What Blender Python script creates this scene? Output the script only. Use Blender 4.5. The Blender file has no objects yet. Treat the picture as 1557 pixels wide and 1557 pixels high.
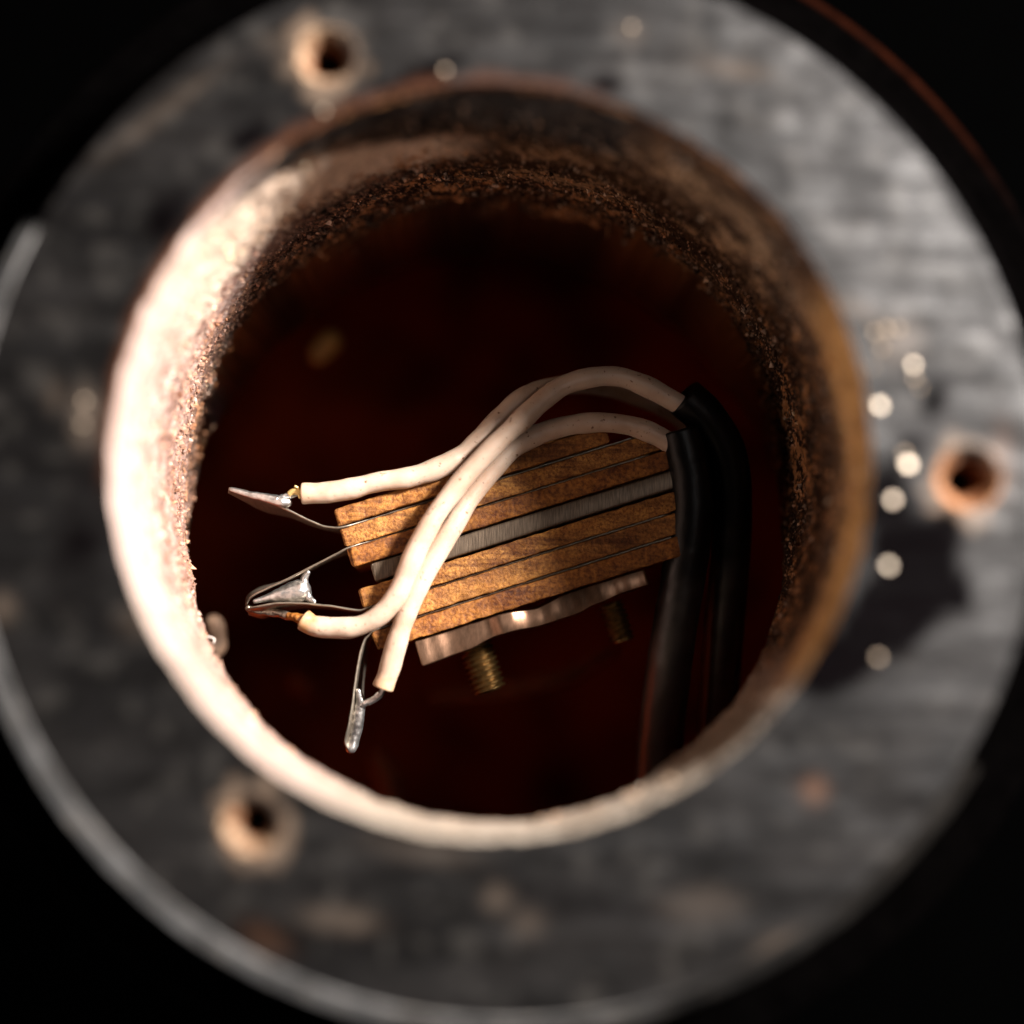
import bpy, bmesh, math, random
import numpy as np
from mathutils import Vector, Matrix, noise, geometry
random.seed(7); rng = np.random.default_rng(11)
S = bpy.context.scene
COL = S.collection
K = 0.01                      # one working unit (a photo pixel on the flange face) = 0.01 Blender units

# ------------------------------------------------------------------ camera
F = 2500.0                    # focal length in photo pixels; distance to the flange face
VP = (714.0, 952.0)           # where the axis of the bore vanishes
OC = (750.0, 692.0)           # centre of the bore mouth in the photo
dcam = Vector((VP[0]-778.5, 778.5-VP[1], -F)).normalized()
ROT = dcam.rotation_difference(Vector((0, 0, -1))).to_matrix()
CAMP = -(ROT @ Vector((OC[0]-778.5, 778.5-OC[1], -F)))
cam_d = bpy.data.cameras.new("camera"); cam = bpy.data.objects.new("camera", cam_d); COL.objects.link(cam)
cam.matrix_world = Matrix.Translation(CAMP*K) @ ROT.to_4x4()
cam_d.sensor_width = 36; cam_d.lens = 36*F/1557
cam_d.clip_start = 0.5; cam_d.clip_end = 400
cam_d.dof.use_dof = True
ZS = -537.0                   # depth of the contact stack's near edge, the plane in focus
cam_d.dof.focus_distance = (F+ZS*-1)*K*1.0
cam_d.dof.aperture_fstop = cam_d.lens*0.001/2.2
cam_d.dof.aperture_blades = 9
S.camera = cam

def W(px, py, z):
    """point of the place at depth z that the photograph shows at (px, py)"""
    d = ROT @ Vector((px-778.5, 778.5-py, -F))
    return CAMP + d*((z-CAMP.z)/d.z)

# ------------------------------------------------------------------ world and lamps
wd = bpy.data.worlds.new("World"); S.world = wd; wd.use_nodes = True
wd.node_tree.nodes["Background"].inputs[0].default_value = (0.9, 0.85, 1.0, 1)
wd.node_tree.nodes["Background"].inputs[1].default_value = 0.002
S.view_settings.view_transform = 'Standard'; S.view_settings.look = 'None'
S.view_settings.exposure = 0.0; S.view_settings.gamma = 1.0

def lamp(name, az, tilt, dist, size, power, col, aim=(0, 0, -3)):
    l = bpy.data.lights.new(name, 'AREA'); l.shape = 'DISK'; l.size = size; l.energy = power; l.color = col
    o = bpy.data.objects.new(name, l); COL.objects.link(o)
    a, t = math.radians(az), math.radians(tilt)
    d = Vector((math.sin(t)*math.cos(a), math.sin(t)*math.sin(a), math.cos(t)))
    o.location = Vector(aim)+d*dist
    o.rotation_euler = d.to_track_quat('Z', 'Y').to_euler()
    return o
KEY_AZ, KEY_T = 31, 51
lamp("key_lamp", KEY_AZ, KEY_T, 60, 12, 225000, (1, 0.93, 0.88))
lamp("sheen_lamp", 8, 18, 70, 20, 3200, (1.0, 0.95, 0.93))
lamp("side_lamp", 212, 77, 60, 16, 22000, (1, 0.96, 0.94))

# ------------------------------------------------------------------ numpy noise
def _hash(ix, iy, iz, seed):
    h = (ix*374761393 + iy*668265263 + iz*2147483647 + seed*1274126177) & 0xffffffff
    h = ((h ^ (h >> 13))*1274126177) & 0xffffffff
    h = h ^ (h >> 16)
    return (h & 0xffff)/65535.0
def vnoise(p, seed=0):
    p = np.asarray(p, float); i = np.floor(p).astype(np.int64); f = p-i; f = f*f*(3-2*f)
    r = 0
    for dx in (0, 1):
        wx = f[..., 0] if dx else 1-f[..., 0]
        for dy in (0, 1):
            wy = f[..., 1] if dy else 1-f[..., 1]
            for dz in (0, 1):
                wz = f[..., 2] if dz else 1-f[..., 2]
                r = r + wx*wy*wz*_hash(i[..., 0]+dx, i[..., 1]+dy, i[..., 2]+dz, seed)
    return r
def fbm(p, scale, octv=4, seed=0, gain=0.5):
    p = np.asarray(p, float)/scale; a = 1; s = 0; t = 0
    for k in range(octv):
        s = s+a*vnoise(p*(2.03**k)+k*17.3, seed+k); t += a; a *= gain
    return s/t
def sstep(x, a, b):
    t = np.clip((x-a)/(b-a), 0, 1); return t*t*(3-2*t)
def mix(a, b, t):
    t = np.asarray(t)[..., None]; return np.asarray(a)*(1-t)+np.asarray(b)*t

# ------------------------------------------------------------------ object helpers
def link(name, me, mat, parent=None, smooth=True):
    o = bpy.data.objects.new(name, me); COL.objects.link(o)
    if mat is not None:
        me.materials.clear(); me.materials.append(mat)
    if smooth:
        me.shade_smooth()
    if parent: o.parent = parent
    return o
def mesh(name, verts, faces):
    me = bpy.data.meshes.new(name)
    me.from_pydata([tuple(Vector(v)*K) for v in verts], [], faces); me.update()
    return me
def npmesh(name, V, Q, colors=None, cname="tint"):
    me = bpy.data.meshes.new(name)
    me.from_pydata((V*K).tolist(), [], Q.tolist() if hasattr(Q, 'tolist') else Q); me.update()
    if colors is not None:
        at = me.color_attributes.new(cname, 'FLOAT_COLOR', 'POINT')
        c = np.ones((len(V), 4)); c[:, :colors.shape[1]] = np.clip(colors, 0, 1)
        at.data.foreach_set('color', c.astype(np.float32).ravel())
    return me
def empty(name, label, cat, loc=(0, 0, 0), group=None):
    o = bpy.data.objects.new(name, None); COL.objects.link(o); o.empty_display_size = .2
    o['label'] = label; o['category'] = cat
    if group: o['group'] = group
    return o
def tag(o, label, cat, group=None):
    o['label'] = label; o['category'] = cat
    if group: o['group'] = group
    return o
def catmull(P, n):
    P = [Vector(p) for p in P]; P = [P[0]*2-P[1]]+P+[P[-1]*2-P[-2]]
    out = []
    for i in range(1, len(P)-2):
        for k in range(n):
            t = k/n; a, b, c, d = P[i-1], P[i], P[i+1], P[i+2]
            out.append(0.5*((2*b)+(c-a)*t+(2*a-5*b+4*c-d)*t*t+(3*b-a-3*c+d)*t**3))
    out.append(P[-2]); return out
def tube(name, path, rad, mat, parent=None, seg=32, wob=0.0, cap=True, scale=None):
    """closed tube swept along path; rad is a number or a function of 0..1"""
    n = len(path); V = []; Fc = []
    tan = [(path[min(i+1, n-1)]-path[max(i-1, 0)]).normalized() for i in range(n)]
    up = Vector((0, 0, 1)); x = tan[0].cross(up)
    if x.length < .1: x = tan[0].cross(Vector((1, 0, 0)))
    x.normalize()
    for i in range(n):
        x = (x-tan[i]*x.dot(tan[i])).normalized(); y = tan[i].cross(x)
        r = rad(i/(n-1)) if callable(rad) else rad
        for k in range(seg):
            a = 2*math.pi*k/seg; d = x*math.cos(a)+y*math.sin(a)
            rr = r
            if wob: rr *= 1+wob*noise.noise((path[i]+d*r)*0.02)+wob*.4*noise.noise((path[i]+d*r)*0.09)
            V.append(path[i]+d*rr)
    for i in range(n-1):
        for k in range(seg):
            k2 = (k+1) % seg
            Fc.append((i*seg+k, i*seg+k2, (i+1)*seg+k2, (i+1)*seg+k))
    if cap:
        for i, s, sg in ((0, 0, -1), (n-1, (n-1)*seg, 1)):
            r = rad(i/(n-1)) if callable(rad) else rad
            prev = s
            for f_, off in ((.9, .05), (.6, .07)):
                b = len(V)
                for k in range(seg):
                    V.append(path[i]+(V[s+k]-path[i])*f_+tan[i]*sg*r*off)
                for k in range(seg):
                    k2 = (k+1) % seg
                    q = (prev+k, prev+k2, b+k2, b+k)
                    Fc.append(q if sg > 0 else q[::-1])
                prev = b
            c = len(V); V.append(path[i]+tan[i]*sg*r*.07)
            for k in range(seg):
                k2 = (k+1) % seg
                Fc.append((prev+k, prev+k2, c) if sg > 0 else (prev+k2, prev+k, c))
    return link(name, mesh(name, V, Fc), mat, parent)

def evaluated(o):
    dg = bpy.context.evaluated_depsgraph_get(); dg.update()
    me = bpy.data.meshes.new_from_object(o.evaluated_get(dg)); return me
def blob(name, pts, mat, parent, voxel=2.0, smooth=5, rough=1.2, rs=.06):
    """one lump grown round a chain of (point, radius)"""
    bm = bmesh.new()
    chains = []
    for a, b in zip(pts[:-1], pts[1:]):
        for k in range(14):
            t = k/13; chains.append((Vector(a[0]).lerp(Vector(b[0]), t), a[1]*(1-t)+b[1]*t))
    for p, r in chains:
        bmesh.ops.create_icosphere(bm, subdivisions=2, radius=r*K, matrix=Matrix.Translation(Vector(p)*K))
    me = bpy.data.meshes.new(name); bm.to_mesh(me); bm.free()
    o = bpy.data.objects.new(name, me); COL.objects.link(o)
    m = o.modifiers.new('r', 'REMESH'); m.mode = 'VOXEL'; m.voxel_size = voxel*K
    m = o.modifiers.new('s', 'SMOOTH'); m.iterations = smooth; m.factor = .6
    me2 = evaluated(o); bpy.data.objects.remove(o)
    for v in me2.vertices:
        q = v.co/K
        v.co += v.normal*K*rough*(noise.noise(q*rs)+.5*noise.noise(q*rs*3))
    me2.name = name
    return link(name, me2, mat, parent)

# ------------------------------------------------------------------ materials
def mat(name):
    m = bpy.data.materials.new(name); m.use_nodes = True
    nt = m.node_tree; return m, nt, nt.nodes["Principled BSDF"]
def N(nt, typ, **kw):
    n = nt.nodes.new(typ)
    for k, v in kw.items():
        if k in n.inputs.keys() if isinstance(k, str) else False: n.inputs[k].default_value = v
        else: setattr(n, k, v)
    return n
def texnoise(nt, scale, stretch=(1, 1, 1), detail=4, rough=.55, rot=0, dist=0):
    tc = nt.nodes.new('ShaderNodeTexCoord'); mp = nt.nodes.new('ShaderNodeMapping')
    mp.inputs['Scale'].default_value = stretch; mp.inputs['Rotation'].default_value = (0, 0, rot)
    nz = nt.nodes.new('ShaderNodeTexNoise'); nz.inputs['Scale'].default_value = scale
    nz.inputs['Detail'].default_value = detail; nz.inputs['Roughness'].default_value = rough
    nz.inputs['Distortion'].default_value = dist
    nt.links.new(tc.outputs['Object'], mp.inputs[0]); nt.links.new(mp.outputs[0], nz.inputs[0])
    return nz.outputs['Fac']
def ramp(nt, fac, stops):
    r = nt.nodes.new('ShaderNodeValToRGB'); e = r.color_ramp.elements
    while len(e) < len(stops): e.new(.5)
    for i, (p, c) in enumerate(stops):
        e[i].position = p; e[i].color = (*c, 1) if len(c) == 3 else c
    nt.links.new(fac, r.inputs[0]); return r.outputs[0]
def bump(nt, bs, h, strength=.5, dist=.02, prev=None):
    b = nt.nodes.new('ShaderNodeBump'); b.inputs['Strength'].default_value = strength; b.inputs['Distance'].default_value = dist
    nt.links.new(h, b.inputs['Height'])
    if prev is not None: nt.links.new(prev, b.inputs['Normal'])
    nt.links.new(b.outputs[0], bs.inputs['Normal']); return b.outputs[0]
def mul(nt, a, b, fac=1.0, mode='MULTIPLY'):
    m = nt.nodes.new('ShaderNodeMix'); m.data_type = 'RGBA'; m.blend_type = mode; m.inputs[0].default_value = fac
    nt.links.new(a, m.inputs[6])
    if isinstance(b, tuple): m.inputs[7].default_value = (*b, 1)
    else: nt.links.new(b, m.inputs[7])
    return m.outputs[2]

def vc_spec(m, amount):
    nt = m.node_tree; at = nt.nodes.new('ShaderNodeVertexColor'); at.layer_name = 'tint'
    k = nt.nodes.new('ShaderNodeMath'); k.operation = 'MULTIPLY'; k.inputs[1].default_value = amount
    nt.links.new(at.outputs['Alpha'], k.inputs[0]); nt.links.new(k.outputs[0], nt.nodes['Principled BSDF'].inputs['Specular IOR Level'])
def vc_mat(name, rough=.6, spec=.5, fine=3.0, fine_amt=.5, bmp=.4, stretch=(1, 1, 1), metal=0, rot=0, fine2=None):
    m, nt, bs = mat(name)
    at = nt.nodes.new('ShaderNodeVertexColor'); at.layer_name = 'tint'
    nz = texnoise(nt, fine, stretch, 6, .6, rot)
    c = ramp(nt, nz, [(.3, (1-fine_amt,)*3), (.55, (1,)*3), (.75, (1+fine_amt*.8,)*3)])
    nt.links.new(mul(nt, at.outputs['Color'], c), bs.inputs['Base Color'])
    bs.inputs['Roughness'].default_value = rough; bs.inputs['Specular IOR Level'].default_value = spec
    bs.inputs['Metallic'].default_value = metal
    b = bump(nt, bs, nz, bmp, .03)
    if fine2:
        bump(nt, bs, texnoise(nt, fine2, (1, 1, 1), 5, .7), bmp, .012, b)
    return m
M = {}
M['face'] = vc_mat('worn_grey_paint', rough=.38, spec=.55, fine=1.1, fine_amt=.28, bmp=.35, stretch=(.35, 2.6, 1), rot=math.radians(8), fine2=9)
vc_spec(M['face'], 0.84)
M['cable'] = vc_mat('shaded_black_rubber', rough=.40, spec=.4, fine=4, fine_amt=.4, bmp=.25, fine2=12)
vc_spec(M['cable'], 1.0)
M['bore'] = vc_mat('rusty_bore', rough=.66, spec=.22, fine=9, fine_amt=.35, bmp=.5, fine2=26)
M['collar'] = vc_mat('black_collar_paint', rough=1, spec=.0, fine=2.5, fine_amt=.4, bmp=.4)

def simple(name, col, rough=.5, metal=0, spec=.5, nscale=8, var=.3, bmp=.2, bd=.01, col2=None, sss=0, stretch=(1, 1, 1), rot=0):
    m, nt, bs = mat(name)
    nz = texnoise(nt, nscale, stretch, 6, .62, rot)
    c2 = col2 or tuple(x*(1-var) for x in col)
    nt.links.new(ramp(nt, nz, [(.35, c2), (.62, col)]), bs.inputs['Base Color'])
    bs.inputs['Roughness'].default_value = rough; bs.inputs['Metallic'].default_value = metal
    bs.inputs['Specular IOR Level'].default_value = spec
    if sss:
        bs.inputs['Subsurface Weight'].default_value = sss; bs.inputs['Subsurface Radius'].default_value = (.12, .07, .05)
    bump(nt, bs, nz, bmp, bd)
    return m, nt, bs
M['fibre'], nt, bs = simple('phenolic_fibre_board', (.44, .215, .058), .6, 0, .3, 16, bmp=.8, bd=.035, col2=(.20, .08, .017))
nzb = texnoise(nt, 3.0, (1, 1, 1), 3)
src = bs.inputs['Base Color'].links[0].from_socket
nt.links.new(mul(nt, src, ramp(nt, nzb, [(.3, (.62, .5, .42)), (.6, (1.05, 1.05, 1.05))])), bs.inputs['Base Color'])
nzl = texnoise(nt, 1.1, (.35, 5, 1), 3, .55, -math.radians(17.3))
src = bs.inputs['Base Color'].links[0].from_socket
nt.links.new(mul(nt, src, ramp(nt, nzl, [(.32, (.45, .36, .30)), (.5, (1, 1, 1)), (.72, (1.25, 1.2, 1.05))])), bs.inputs['Base Color'])
nzv = texnoise(nt, 3.5, (7, .8, 1), 4, .6, -math.radians(17.3))
src = bs.inputs['Base Color'].links[0].from_socket
nt.links.new(mul(nt, src, ramp(nt, nzv, [(.30, (.84, .80, .77)), (.45, (1, 1, 1)), (.74, (1.08, 1.06, 1.03))])), bs.inputs['Base Color'])
M['steel'], nt, bs = simple('sheared_steel', (.19, .138, .095), .42, .6, .5, 5, var=.55, bmp=.35, bd=.012, stretch=(9, .6, .6), rot=-math.radians(17.3))
M['leaf'], _, _ = simple('tinned_spring_leaf', (.40, .34, .27), .38, .9, .5, 10, var=.35, bmp=.35, bd=.01)
M['clamp'], _, _ = simple('cast_clamp_metal', (.30, .17, .105), .36, .9, .5, 3, var=.5, bmp=.25, bd=.012, stretch=(2, .8, .8), rot=-math.radians(17.3))
M['solder'], _, _ = simple('solder', (.74, .72, .69), .34, .95, .5, 5, var=.55, bmp=.35, bd=.018)
M['brass'], _, _ = simple('oxidised_brass', (.26, .155, .055), .38, .9, .5, 8, var=.5, bmp=.5, bd=.02)
M['copper'], _, _ = simple('copper_strands', (.80, .58, .22), .4, .6, .5, 8, var=.4)
M['black'], nt, bs = simple('black_rubber', (.0025, .0022, .0022), .36, 0, .25, 6, var=.3, bmp=.25, bd=.01)
M['chip'], _, _ = simple('bright_metal_chip', (.17, .145, .115), .46, 1, .5, 8, var=.1, bmp=.1)
M['dull_chip'], _, _ = simple('dull_chip', (.15, .12, .09), .6, 1, .5, 8, var=.1, bmp=.1)
M['chamber'], _, _ = simple('dark_red_brown_plastic', (.37, .044, .008), .8, 0, .05, .35, var=.9, bmp=.3, bd=.05)
M['hole'], _, _ = simple('bare_countersink', (.34, .17, .08), .55, .0, .5, 2.2, bmp=.4, bd=.03, col2=(.20, .09, .04))
M['hole_pale'], _, _ = simple('pale_countersink', (.46, .33, .21), .55, .0, .5, 2.2, bmp=.4, bd=.03, col2=(.24, .14, .07))
M['lint'], _, _ = simple('pale_lint', (.9, .8, .72), .7, 0, .3, 8)
M['char'], _, _ = simple('burnt_flux', (.30, .11, .02), .3, 0, .6, 8, var=.6, bmp=.6, bd=.02)
M['amber'], _, _ = simple('ochre_residue', (.55, .28, .07), .45, 0, .5, 5, var=.5, bmp=.6, bd=.03)
M['crust'], _, _ = simple('pale_brown_crust', (.20, .12, .075), .7, 0, .3, 5, var=.5, bmp=.8, bd=.04)
M['backdrop'], _, _ = simple('black_backdrop', (.0004, .0004, .0004), 1, 0, 0, 2)
FIB = [((.36, .155, .033), (.14, .045, .008)), ((.42, .195, .046), (.15, .05, .009)), ((.31, .122, .022), (.11, .032, .006)), ((.38, .17, .04), (.16, .06, .013))]
def fibre_variant(i):
    m = M['fibre'].copy(); m.name = 'phenolic_fibre_board'
    for n_ in m.node_tree.nodes:
        if n_.type == 'VALTORGB':
            e = n_.color_ramp.elements
            if abs(e[1].color[0]-.44) < .01: e[0].color = (*FIB[i][1], 1); e[1].color = (*FIB[i][0], 1)
        if n_.type == 'TEX_NOISE': n_.inputs['Scale'].default_value *= (1, 1.25, .85, 1.1)[i]
    return m
MF = [fibre_variant(i) for i in range(4)]
# white insulation: cream pvc with small specks, scorched where the wire was soldered
def wire_mat():
    m, nt, bs = mat('cream_insulation')
    at = nt.nodes.new('ShaderNodeVertexColor'); at.layer_name = 'tint'
    sp = ramp(nt, texnoise(nt, 14, (1, 1, 1), 2, .5), [(.27, (.30, .18, .11)), (.33, (1, 1, 1))])
    cl = ramp(nt, texnoise(nt, 1.3, (1, 1, 1), 3), [(.28, (.80, .70, .62)), (.6, (1.03, 1.02, 1.0))])
    nt.links.new(mul(nt, mul(nt, at.outputs['Color'], sp), cl), bs.inputs['Base Color'])
    bs.inputs['Roughness'].default_value = .42; bs.inputs['Specular IOR Level'].default_value = .45
    bs.inputs['Subsurface Weight'].default_value = .25; bs.inputs['Subsurface Radius'].default_value = (.12, .07, .045)
    bump(nt, bs, texnoise(nt, 10, (1, 1, 1), 6, .7), .22, .012)
    return m
M['wire'] = wire_mat()

# ================================================================== FLANGE
RB = 575.0       # bore radius
FC = Vector((26, -30, 0))   # the turned outer face sits a little off the bore's centre
RF = 811.0
flange = empty('pipe_flange', 'round worn grey metal flange with rusty bore and three screw holes around it', 'flange')

HOLES = [((497, 85), 25, 46, 'hole_pale'), ((1473, 728), 27, 51, 'hole'), ((385, 1252), 24, 46, 'hole_pale')]
HP = [(W(*h[0], 0), h[1], h[2], h[3]) for h in HOLES]

def px_of(V):     # photo-pixel coordinates on the face plane of the place (used to lay stains on the metal)
    return V[:, 0]+748, 698-V[:, 1]
def blobs(X, Y, L):
    r = np.zeros_like(X)
    for (cx, cy, sx, sy, a, amp) in L:
        c, s = math.cos(math.radians(a)), math.sin(math.radians(a))
        dx, dy = (X-cx), (Y-cy)
        u = (dx*c+dy*s)/sx; v = (-dx*s+dy*c)/sy
        r = np.maximum(r, amp*np.exp(-(u*u+v*v)**1.5))
    return r

# ---- face plate, triangulated round the holes
def build_face():
    pts = []; edges = []; faces_in = []
    def ring(fn, n):
        b = len(pts)
        for k in range(n): pts.append(fn(2*math.pi*k/n))
        for k in range(n): edges.append((b+k, b+(k+1) % n))
    def lip(a): 
        n_ = noise.noise(Vector((math.cos(a)*3, math.sin(a)*3, 4)))*3.5+noise.noise(Vector((math.cos(a)*14, math.sin(a)*14, 1)))*4.5+noise.noise(Vector((math.cos(a)*34, math.sin(a)*34, 2)))*2.5
        r = RB+5+n_
        return (r*math.cos(a), r*math.sin(a))
    ring(lip, 720)
    ring(lambda a: (FC.x+RF*math.cos(a), FC.y+RF*math.sin(a)), 512)
    for p, r, R, _ in HP:
        ring(lambda a, p=p, R=R: (p.x+(R-2)*math.cos(a), p.y+(R-2)*math.sin(a)), 48)
    step = 11
    for gx in np.arange(-830, 830, step):
        for gy in np.arange(-860, 800, step):
            x, y = gx+random.uniform(-2.5, 2.5), gy+random.uniform(-2.5, 2.5)
            if math.hypot(x, y) < RB+18 or math.hypot(x-FC.x, y-FC.y) > RF-7: continue
            if any(math.hypot(x-p.x, y-p.y) < R+4 for p, r, R, _ in HP): continue
            pts.append((x, y))
    res = geometry.delaunay_2d_cdt([Vector(p) for p in pts], edges, [], 0, 1e-6)
    vs = np.array([(v.x, v.y, 0) for v in res[0]]); tr = []
    for f in res[2]:
        c = vs[list(f)].mean(0)
        if math.hypot(c[0], c[1]) < RB+2: 
            q = [vs[i] for i in f]
            if all(math.hypot(p_[0], p_[1]) < RB+16.5 for p_ in q): continue
        if math.hypot(c[0]-FC.x, c[1]-FC.y) > RF-.05: continue
        if any(math.hypot(c[0]-p.x, c[1]-p.y) < R-2.3 for p, r, R, _ in HP): continue
        tr.append(tuple(f))
    V = vs
    # drop triangles spanning the mouth
    tr = [t for t in tr if not (np.hypot(*V[list(t)].mean(0)[:2]) < RB+4)]
    V[:, 2] = (fbm(V*[1, 1, 1], 90, 3, 3)-.5)*5+(fbm(V*[.25, 1.6, 1], 22, 3, 9)-.5)*3
    rr = np.hypot(V[:, 0], V[:, 1]); ro = np.hypot(V[:, 0]-FC.x, V[:, 1]-FC.y)
    V[:, 2] *= sstep(RF-ro, 0, 20)*sstep(rr, RB+9, RB+30)
    X, Y = px_of(V)
    n1 = fbm(V, 120, 4, 21); n2 = fbm(V, 26, 4, 22); st = fbm(V*[.22, 1.7, 1], 26, 4, 23)
    base = mix((.0022, .0019, .0018), (.006, .0052, .0049), sstep(n1*.6+st*.4, .38, .62))
    base = mix(base, (.03, .027, .024), .5*sstep(n2, .60, .74))
    base = mix(base, (.003, .0025, .0025), .7*sstep(n2*.5+n1*.5, .44, .34))
    soot = blobs(X, Y, [(1395, 870, 62, 84, 0, 1.5), (1350, 940, 80, 60, -40, 1.5), (1440, 800, 30, 26, 0, 1.2), (1455, 905, 26, 34, 0, 1.1), (1275, 1010, 85, 42, -30, 1.3), (1350, 800, 40, 90, 0, 1.2),
                        (1425, 612, 20, 30, 30, .8), (1393, 678, 26, 16, 10, .7), (640, 105, 75, 14, -22, .9), (375, 205, 45, 20, -40, .8),
                        (250, 330, 35, 60, 30, .7), (920, 118, 30, 14, 0, .9), (130, 820, 60, 160, 10, .5), (880, 1370, 200, 30, 8, .45), (420, 1420, 90, 30, 20, .5),
                        (1290, 1180, 120, 25, -10, .25), (1330, 330, 90, 12, 12, .35), (1380, 430, 70, 10, 8, .3)])
    base = mix(base, (.0012, .0008, .001), np.clip(soot*2.2-1.1+1.3*(n2+.5*n1-.25), 0, 1))
    pale = blobs(X, Y, [(130, 640, 20, 45, 0, .7), (85, 610, 12, 25, 0, .4), (520, 1392, 60, 18, 6, .55), (1232, 1205, 22, 20, 0, .0), (755, 1362, 22, 20, 0, .45),
                        (1190, 1435, 50, 22, -20, .6), (1060, 1375, 60, 25, 0, .3), (12, 930, 18, 22, 0, .8), (1120, 95, 60, 14, 8, .5), (960, 40, 22, 20, 0, .4),
                        (240, 170, 120, 12, -38, .35), (1300, 470, 50, 14, 20, .5), (1370, 520, 40, 40, 0, .45), (800, 1400, 25, 20, 0, .35),
                        (640, 1290, 90, 18, 8, .25), (215, 950, 30, 22, 0, .35), (430, 60, 40, 22, 0, .3), (432, 105, 14, 12, 0, .8)])
    base = mix(base, (.075, .056, .042), np.clip(pale*(.5+n2), 0, 1))
    for p, r_, R_, mk_ in HP:
        dh = np.hypot(V[:, 0]-p.x, V[:, 1]-p.y); ah = np.arctan2(V[:, 1]-p.y, V[:, 0]-p.x)
        base = mix(base, (.12, .085, .06), .8*(1-sstep(dh+(n2-.5)*70, R_+4, R_+20)))
    org = blobs(X, Y, [(1232, 1205, 20, 20, 0, .75), (1530, 700, 18, 60, 0, .35), (410, 1420, 40, 20, 30, .3)])
    base = mix(base, (.085, .042, .024), org*.9)
    # rust creeping over the lip
    rn = fbm(V, 30, 3, 31)
    dg_ = np.degrees(np.arctan2(V[:, 1], V[:, 0])) % 360; up_ = 1-sstep(np.abs(dg_-130), 45, 65)
    base = mix(base, (.05, .017, .007), sstep(RB+5+14*rn*up_-rr, 0, 6)*.85*up_)
    st2 = fbm(V*[.10, 1.5, 1]@np.array([[.99, -.14, 0], [.14, .99, 0], [0, 0, 1]]), 16, 3, 25)
    sp = (.55+.62*sstep(n1*.2+st*.3+st2*.5, .38, .62)+.2*sstep(n2, .55, .7))*(1-.96*np.clip(soot*2.2-1.1+1.3*(n2+.5*n1-.25), 0, 1))
    sp = sp/1.75
    base = np.concatenate([base, sp[:, None]], 1)
    return link('face_plate', npmesh('face_plate', V, tr, base), M['face'], flange)
build_face()

# ---- countersunk screw holes
for p, r, R, mk in HP:
    prof = [(R+1.5, 1.4), (R-1, .6), (R-6, -8), (r+5, -22), (r+1, -27), (r, -34), (r, -130), (r*.9, -220)]
    V = []; Fc = []; n = 64
    for i, (rr, z) in enumerate(prof):
        for k in range(n):
            a = 2*math.pi*k/n
            w = 1+(.24*noise.noise(Vector((math.cos(a)*2+p.x, math.sin(a)*2, i*.3)))+.14*noise.noise(Vector((math.cos(a)*7+p.x, math.sin(a)*7, i))))*(1 if i > 2 else (0 if i == 0 else .25))
            V.append(Vector((p.x+rr*w*math.cos(a), p.y+rr*w*math.sin(a), z)))
    for i in range(len(prof)-1):
        for k in range(n):
            k2 = (k+1) % n; Fc.append((i*n+k2, i*n+k, (i+1)*n+k, (i+1)*n+k2))
    Fc.append([(len(prof)-1)*n+k for k in range(n)][::-1])
    ci, hw = {25: (205, 125), 27: (262, 140), 24: (238, 115)}[r]
    NV = np.array([tuple(v) for v in V]); dg = np.degrees(np.arctan2(NV[:, 1]-p.y, NV[:, 0]-p.x)); rh = np.hypot(NV[:, 0]-p.x, NV[:, 1]-p.y)
    nz = fbm(NV, 22, 3, 77); nz2 = fbm(NV, 9, 3, 78)
    lit_side = 1-sstep(np.abs((dg-ci+180) % 360-180)+(nz-.5)*110, hw-22, hw+22)  # lit side of each cone painted paler, its shaded side left darker
    col = mix((.30, .205, .13) if mk == 'hole_pale' else (.30, .145, .07), (.10, .045, .018), sstep(nz2, .42, .62))
    cc = mix((.07, .048, .036), col, lit_side); cc = mix(cc, (.12, .03, .006), sstep(r+7-rh, 0, 6)*.9)
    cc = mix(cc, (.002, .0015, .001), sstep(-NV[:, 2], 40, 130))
    link('screw_hole', npmesh('screw_hole', NV, Fc, cc), M['bore'], flange)

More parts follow.
